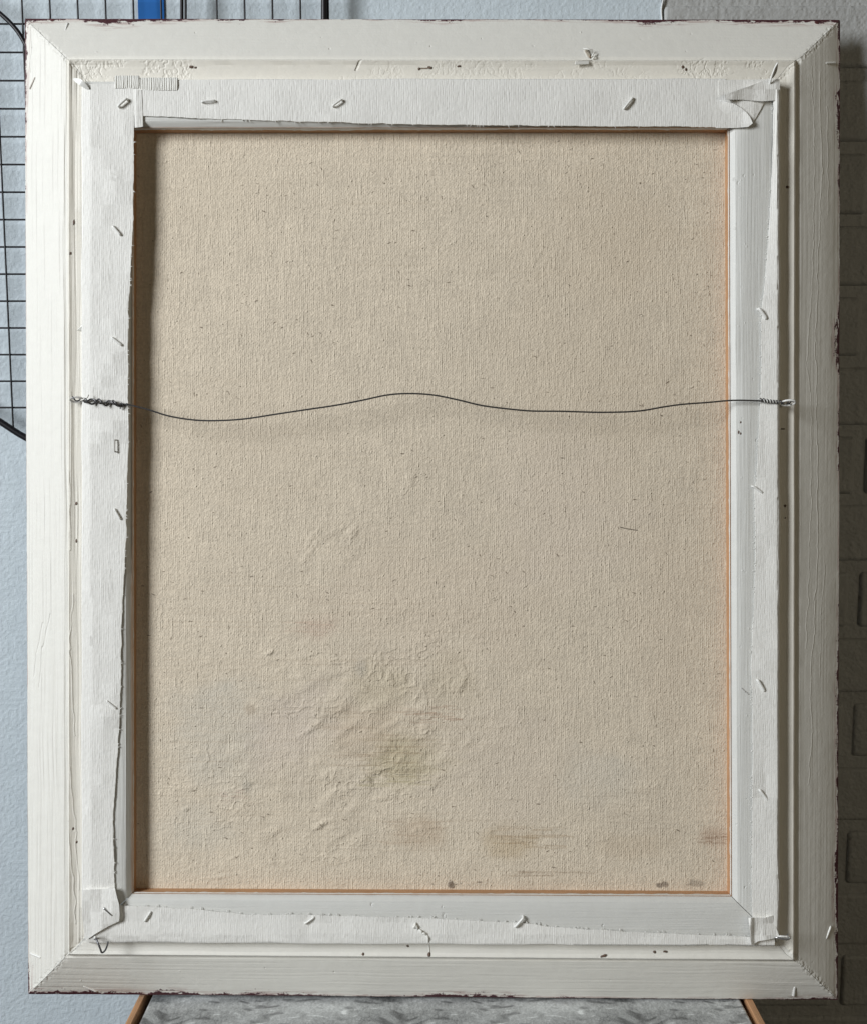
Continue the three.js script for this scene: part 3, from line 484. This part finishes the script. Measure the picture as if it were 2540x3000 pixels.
flap(1, 262, 2742, cutRight, { lift: 0.0008, wedge: 0.0028, bulge: 0.0007, fray: 110, label: 'narrow right canvas flap, widening downward' });

// a loose piece of cloth bounded by four px curves (top a->b, right b->c, bottom d->c, left a->d), height z(u, v)
function patchSheet(name, top, right, bottom, left, z, { n = 26, th = 0.0010, label, mat = flapMat } = {}) {
  const at = (pts, t) => { const s = t * (pts.length - 1), k = Math.min(pts.length - 2, Math.floor(s)), f = s - k; return [lerp(pts[k][0], pts[k + 1][0], f), lerp(pts[k][1], pts[k + 1][1], f)]; };
  const A = top[0], B = top[top.length - 1], C = bottom[bottom.length - 1], Dd = bottom[0];
  const P = (u, v) => { const t = at(top, u), b = at(bottom, u), l = at(left, v), r = at(right, v); return [0, 1].map((q) => (1 - v) * t[q] + v * b[q] + (1 - u) * l[q] + u * r[q] - ((1 - u) * (1 - v) * A[q] + u * (1 - v) * B[q] + (1 - u) * v * Dd[q] + u * v * C[q])); };
  const g = gridGeometry(n + 2, n + 2, (i, j) => { const u = clamp((i - 1) / n), v = clamp((j - 1) / n), rim = i === 0 || j === 0 || i === n + 2 || j === n + 2, [px, py] = P(u, v); return L(px, py, z(u, v, px, py) - (rim ? th : 0)); }, flapUV, 0.7);
  return mesh(name, g, mat, picture, label);
}
patchSheet('corner_fold', [[393, 262], [404, 262], [416, 263]], [[416, 263], [419, 320], [420, 371]], [[396, 374], [408, 373], [420, 371]], [[393, 262], [394, 320], [396, 374]], (u, v) => 0.0019 + 0.0006 * Math.sin(Math.PI * u) - 0.0004 * v, { label: 'narrow folded strip of canvas beside the left flap' });
patchSheet('corner_fold', [[2105, 234], [2180, 233], [2252, 232]], [[2252, 232], [2252, 265], [2250, 296]], [[2105, 300], [2180, 300], [2250, 296]], [[2105, 234], [2105, 270], [2105, 300]], (u, v) => 0.0013 + 0.0003 * Math.sin(9 * u + 4 * v), { label: 'layer of canvas under the pointed ear' });
patchSheet('corner_fold', [[2128, 291], [2180, 286], [2243, 289]], [[2243, 289], [2226, 322], [2206, 357]], [[2192, 352], [2200, 356], [2206, 357]], [[2128, 291], [2165, 312], [2192, 352]], (u, v) => 0.0009 + 0.0022 * Math.sin(Math.PI * (0.1 + 0.8 * u)) * (1 - 0.7 * v), { th: 0.0020, label: 'inner tuck of the folded corner' });
patchSheet('corner_fold', [[2095, 292], [2112, 293], [2128, 296]], [[2128, 296], [2150, 304], [2168, 315], [2184, 328], [2196, 342], [2204, 361]], [[2095, 375], [2150, 375], [2190, 372], [2204, 361]], [[2095, 292], [2095, 330], [2095, 375]], (u, v) => 0.0014 + 0.0034 * Math.pow(u, 2.2) + 0.0005 * Math.sin(8 * v) * u, { th: 0.0022, label: 'curling end of the top flap' });
patchSheet('corner_fold', [[2122, 277], [2190, 254], [2252, 229], [2283, 232]], [[2283, 232], [2284, 262], [2283, 293]], [[2126, 292], [2170, 292], [2230, 297], [2283, 293]], [[2122, 277], [2123, 284], [2126, 292]], (u, v) => 0.0062 - 0.0042 * u + 0.0011 * Math.sin(u * 7.5 + v * 1.5 + 0.6) + 0.0009 * v * (1 - u), { th: 0.0034, label: 'pointed canvas ear folded over at the corner' });
patchSheet('corner_fold', [[243, 2608], [290, 2605], [338, 2602]], [[338, 2602], [343, 2625], [350, 2650], [352, 2680], [350, 2699]], [[252, 2756], [285, 2733], [320, 2713], [350, 2699]], [[243, 2608], [241, 2680], [252, 2756]], (u, v) => 0.0036 + 0.0024 * u * Math.sin(Math.PI * (0.2 + 0.6 * v)) + 0.0006 * Math.sin(7 * u + 5 * v) - 0.0012 * Math.exp(-((u - 0.68) ** 2 + (v - 0.45) ** 2) * 40), { th: 0.0026, label: 'square fold of canvas stapled over the corner' });
patchSheet('corner_fold', [[2191, 2689], [2212, 2688], [2236, 2690], [2262, 2682]], [[2262, 2682], [2272, 2715], [2282, 2745]], [[2200, 2770], [2220, 2764], [2250, 2766], [2281, 2765]], [[2191, 2689], [2194, 2720], [2200, 2770]], (u, v) => 0.0056 + 0.0022 * Math.max(0, Math.sin(u * 12 + v * 1.5)) * (1 - 0.7 * u) + 0.0006 * Math.sin(6 * v + 3 * u) - 0.0016 * u, { th: 0.0038, label: 'small crumpled canvas tuck at the corner' });
// ribbed strip of dried filler over the top edge near the corner
{
  const parts = []; for (let k = 0; k < 34; k++) { const px = 342 + k * 5.4 + rr(-0.6, 0.6), s = k < 13 ? -3 : 3; parts.push(tube([L(px, 227 + s, -0.0006), L(px + rr(-0.6, 0.6), 234 + s, 0.0010), L(px + rr(-1, 1), 250 + s, 0.0012 + (k < 13 ? 0.0007 : 0)), L(px + rr(-0.8, 0.8), 262 + s, 0.0004 + (k < 13 ? 0.0007 : 0))], rr(0.0010, 0.00115), 8, 8)); }
  mesh('ribbed_filler', mergeGeometries(parts), paintWhite, picture, 'ribbed strip of dried filler along the top edge');
}

// ---- staples, nails, points
function staple(x0, y0, x1, y1, z, h, r = 0.0008, mat = paintGloss, label) {
  const [za, zb] = Array.isArray(z) ? z : [z, z], a = L(x0, y0, za), b = L(x1, y1, zb), up = (p, d) => p.clone().setZ(p.z + d), q = 0.12;
  const pts = [up(a, -0.003), up(a, h * 0.5), up(a, h * 0.85).lerp(up(b, h * 0.85), 0.03), up(a, h).lerp(up(b, h), q), up(a, h).lerp(up(b, h), 1 - q), up(a, h * 0.85).lerp(up(b, h * 0.85), 0.97), up(b, h * 0.5), up(b, -0.003)];
  return mesh('staple', tube(pts, r, 40, 8), mat, picture, label);
}
const mid = flat([0.5, 0.48, 0.45], 0.4);
for (const s of [
  [350, 313, 374, 292, 0.0020, 0.0022, 0.0011], [594, 300, 632, 297, 0.0012, 0.0022, 0.00085], [977, 312, 1003, 294, 0.0012, 0.0022, 0.0009], [1827, 318, 1851, 289, 0.0012, 0.0016, 0.0011],
  [333, 664, 354, 688, 0.0016, 0.0011, 0.0011], [330, 990, 357, 1011, 0.0016, 0.0011, 0.0011], [338, 1492, 354, 1520, 0.0016, 0.0011, 0.0009], [315, 2054, 341, 2075, 0.0016, 0.0006, 0.0009],
  [307, 2660, 331, 2681, 0.0044, 0.0009, 0.0008, brightSteel], [426, 2697, 443, 2671, 0.0012, 0.0011, 0.00095], [895, 2704, 921, 2686, 0.0012, 0.0014, 0.0009], [1508, 2713, 1532, 2686, 0.0010, 0.0020, 0.0011],
  [2221, 906, 2241, 933, 0.0012, 0.0020, 0.0014], [2204, 1425, 2230, 1443, 0.0015, 0.0012, 0.0010], [2218, 1993, 2236, 2023, 0.0015, 0.0016, 0.0013], [2224, 2314, 2246, 2342, 0.0015, 0.0013, 0.0011],
]) staple(...s);
{ // one staple left standing, its square crown clear of the cloth
  const c = [L(352, 1290, 0.0008), L(337, 1289, 0.0038), L(337, 1323, 0.0038), L(352, 1326, 0.0008)], g = [];
  for (let k = 0; k < 3; k++) g.push(tube([c[k], c[k].clone().lerp(c[k + 1], 0.5), c[k + 1]], 0.0006, 6, 8));
  for (let k = 1; k < 3; k++) g.push(new THREE.SphereGeometry(0.0006, 8, 6).translate(...c[k].toArray()));
  mesh('staple', mergeGeometries(g), mid, picture, 'square staple standing clear of the left flap');
}
for (const [x0, y0, x1, y1] of [[1214, 2706, 1224, 2722], [1218, 2704, 1212, 2718], [1234, 2732, 1250, 2738], [1250, 2736, 1254, 2760], [1228, 2724, 1238, 2734]]) mesh('paint_lump', tube([L(x0, y0, 0.0018), L((x0 + x1) / 2 + 2, (y0 + y1) / 2, 0.0034), L(x1, y1, 0.0018)], rr(0.0006, 0.0012), 8, 6), paintWhite, picture);
// points driven across the mitred corners of the frame
const slope = (inset) => lerp(Z.edge, Z.cove, clamp(inset / 114)) + 0.0002;
for (const s of [[193, 94, 200, 70, [slope(39), slope(15)], 0.0006, 0.0010], [90, 260, 105, 228, [slope(17), slope(32)], 0.0006, 0.0008, flat([0.55, 0.5, 0.45], 0.5)], [2416, 187, 2445, 186, [slope(44), slope(15)], 0.0008, 0.0011], [93, 2793, 121, 2804, [slope(10), slope(39)], 0.0005, 0.0011], [247, 2888, 284, 2904, [slope(26), slope(10)], 0.0004, 0.0008], [2418, 2748, 2431, 2714, [slope(35), slope(23)], 0.0008, 0.0010], [2323, 2915, 2326, 2889, [slope(13), slope(39)], 0.0006, 0.0014]]) staple(...s);

function blade(pts, width, mat, name, label) {               // pointed leaf of metal along a spine
  const c = new THREE.CatmullRomCurve3(pts), n = 14, side = new THREE.Vector3(), tan = new THREE.Vector3();
  const g = gridGeometry(n, 6, (i, j) => {
    const t = i / n, p = c.getPoint(t); c.getTangent(t, tan); side.set(-tan.y, tan.x, 0.35).normalize();
    const w = width * Math.pow(Math.sin(Math.PI * lerp(0.06, 0.985, t)), 0.7), a = j / 6 * 2 * Math.PI;
    p.addScaledVector(side, Math.cos(a) * w); p.z += Math.sin(a) * 0.0004; return p;
  }, metreUV(0.1), 0.5);
  return mesh(name, g, mat, picture, label);
}
blade([L(216, 231, -0.006), L(238, 242, 0.0045), L(262, 260, 0.0025)], 0.0024, paintGloss, 'glazier_point', 'bent metal point holding the canvas in the frame corner');
mesh('bent_nail', tube([L(2257, 254, -0.001), L(2255, 243, 0.004), L(2260, 222, 0.008), L(2270, 196, 0.011), L(2277, 184, 0.0125)], 0.00075, 30, 8), paintGloss, picture, 'bent nail standing up at the pointed corner fold');
blade([L(2262, 228, 0.006), L(2271, 206, 0.0085), L(2277, 184, 0.0125)], 0.0015, mid, 'glazier_point', 'upright metal point beside the pointed corner fold');
mesh('bent_nail', tube([L(278, 2752, 0.001), L(281, 2747, 0.007), L(288, 2762, 0.011), L(296, 2782, 0.0125), L(300, 2791, 0.0125), L(308, 2786, 0.0115), L(314, 2774, 0.009), L(318, 2760, 0.003)], 0.0008, 50, 8), steel, picture, 'dark bent nail hooked over the stapled corner');
mesh('nail_head', new THREE.SphereGeometry(0.0014, 12, 8).translate(...L(280, 2747, 0.0075).toArray()), paintGloss, picture);
mesh('bent_nail', tube([L(2266, 2744, 0.001), L(2272, 2746, 0.0055), L(2292, 2750, 0.0075), L(2306, 2751, 0.008), L(2313, 2746, 0.008), L(2306, 2738, 0.0078)], 0.0010, 40, 8), brightSteel, picture, 'shiny bent nail beside the crumpled corner tuck');
mesh('bent_nail', tube([L(2266, 2746, 0.002), L(2285, 2743, 0.0062), L(2305, 2744, 0.0066)], 0.0008, 16, 8), paintGloss, picture);
{ // triangular chip standing on the left ledge
  const g = new THREE.BufferGeometry(), p = [L(226, 968, -0.0077), L(245, 946, -0.0050), L(246, 969, -0.0050), L(243, 954, 0.0002)];
  const v = []; for (const [a, b, c] of [[0, 3, 1], [0, 2, 3], [1, 3, 2]]) v.push(...p[a].toArray(), ...p[b].toArray(), ...p[c].toArray());
  g.setAttribute('position', new THREE.Float32BufferAttribute(v, 3)); g.setAttribute('uv', new THREE.Float32BufferAttribute(new Array(18).fill(0), 2)); g.computeVertexNormals(); mesh('glazier_point', g, paintWhite, picture, 'small triangular metal point on the left ledge');
}
{ // splintered chip at the top rail
  const s = new RoundedBoxGeometry(0.0125, 0.0028, 0.0012, 2, 0.0004); const m = mesh('wood_splinter', s, paintWhite, picture, 'loose splinter below the torn hole in the top rail'); m.position.copy(L(1704, 184, -0.0046)); m.rotation.set(0.15, 0.1, 0.06);
  for (const [x0, y0, x1, y1] of [[1708, 142, 1736, 146], [1732, 166, 1741, 152], [1735, 172, 1742, 163]]) mesh('wood_splinter', tube([L(x0, y0, -0.011), L((x0 + x1) / 2, (y0 + y1) / 2, -0.0088), L(x1, y1, -0.0095)], 0.0006, 8, 6), paintWhite, picture);
}
// ---- hanging wire and its two eyes
{
  const px = [[355, 1183], [378, 1186], [432, 1199], [497, 1219], [576, 1231], [648, 1232], [720, 1227], [806, 1214], [893, 1201], [993, 1186], [1065, 1172], [1137, 1157], [1195, 1153], [1267, 1157], [1339, 1171], [1411, 1188], [1497, 1199], [1555, 1204], [1641, 1205], [1771, 1208], [1872, 1204], [1944, 1192], [1994, 1185], [2073, 1179], [2145, 1173], [2217, 1174], [2280, 1178]];
  const wz = (x) => 0.0046 + 0.0022 * Math.sin(Math.PI * clamp((x - 360) / 1860));
  const w = mesh('hanging_wire', tube(px.map(([x, y]) => L(x, y, wz(x))), 0.00072, 260, 8), wireDark, picture, 'thin dark hanging wire slung across the canvas');
  const wrap = (x0, y0, x1, y1, z, turns, amp, r, ph, n = 90) => { const pts = []; for (let k = 0; k <= n; k++) { const t = k / n, a = t * turns * 2 * Math.PI + ph, p = L(lerp(x0, x1, t), lerp(y0, y1, t), z); p.y += Math.cos(a) * amp * (0.7 + 0.6 * noise(k * 0.2, ph)); p.z += Math.sin(a) * amp; pts.push(p); } return tube(pts, r, n * 2, 6); };
  mesh('wire_twist', wrap(2226, 1172, 2288, 1179, 0.0046, 6.5, 0.0012, 0.00062, 0), wireDark, w); mesh('wire_twist', wrap(2230, 1174, 2284, 1178, 0.0046, 6.5, 0.0010, 0.0005, 2.4), paintWhite, w);
  mesh('wire_twist', wrap(252, 1174, 362, 1184, 0.0046, 2.6, 0.0022, 0.00082, 0.6), wireDark, w); mesh('wire_twist', wrap(250, 1172, 358, 1184, 0.0046, 2.1, 0.0017, 0.0008, 3.7), wireDark, w); mesh('wire_twist', wrap(330, 1181, 376, 1186, 0.0048, 3, 0.0011, 0.0005, 1.2), wireDark, w);
  mesh('wire_tail', tube([L(352, 1184, 0.005), L(354, 1190, 0.005), L(354, 1198, 0.003)], 0.0004, 10, 6), steel, w); mesh('wire_tail', tube([L(240, 1172, 0.004), L(256, 1165, 0.006), L(261, 1156, 0.005)], 0.0006, 12, 6), paintWhite, w);
  const eye = (x0, x1, y, z, mat) => {                        // flattened loop of a screw eye seen from the front, shank going into the ledge
    const e = new THREE.Group(); e.name = 'screw_eye'; picture.add(e);
    const a = L(x0, y, z), b = L(x1, y, z), c = a.clone().lerp(b, 0.5), rx = a.distanceTo(b) / 2, pts = [];
    for (let k = 0; k <= 28; k++) { const t = k / 28 * 2 * Math.PI; pts.push(new THREE.Vector3(c.x + rx * Math.cos(t), c.y + 0.0019 * Math.sin(t), c.z + 0.0035 * Math.sin(t + 0.5))); }
    mesh('loop', tube(pts, 0.00095, 60, 8), mat, e); mesh('shank', tube([new THREE.Vector3(c.x, c.y - 0.001, -0.012), new THREE.Vector3(c.x, c.y - 0.001, c.z - 0.002)], 0.0011, 6, 8), mat, e);
  };
  eye(206, 246, 1171, 0.000, mid); eye(2290, 2326, 1180, 0.0062, paintGloss);
  mesh('wire_twist', wrap(214, 1168, 256, 1174, 0.002, 1.6, 0.0014, 0.0007, 0.2, 40), steel, w); mesh('wire_twist', wrap(2286, 1178, 2322, 1180, 0.0072, 2, 0.0012, 0.0006, 1, 40), wireDark, w);
}

scene.traverse((o) => { if (o.isMesh) { o.castShadow = true; o.receiveShadow = true; } });
renderer.render(scene, camera);
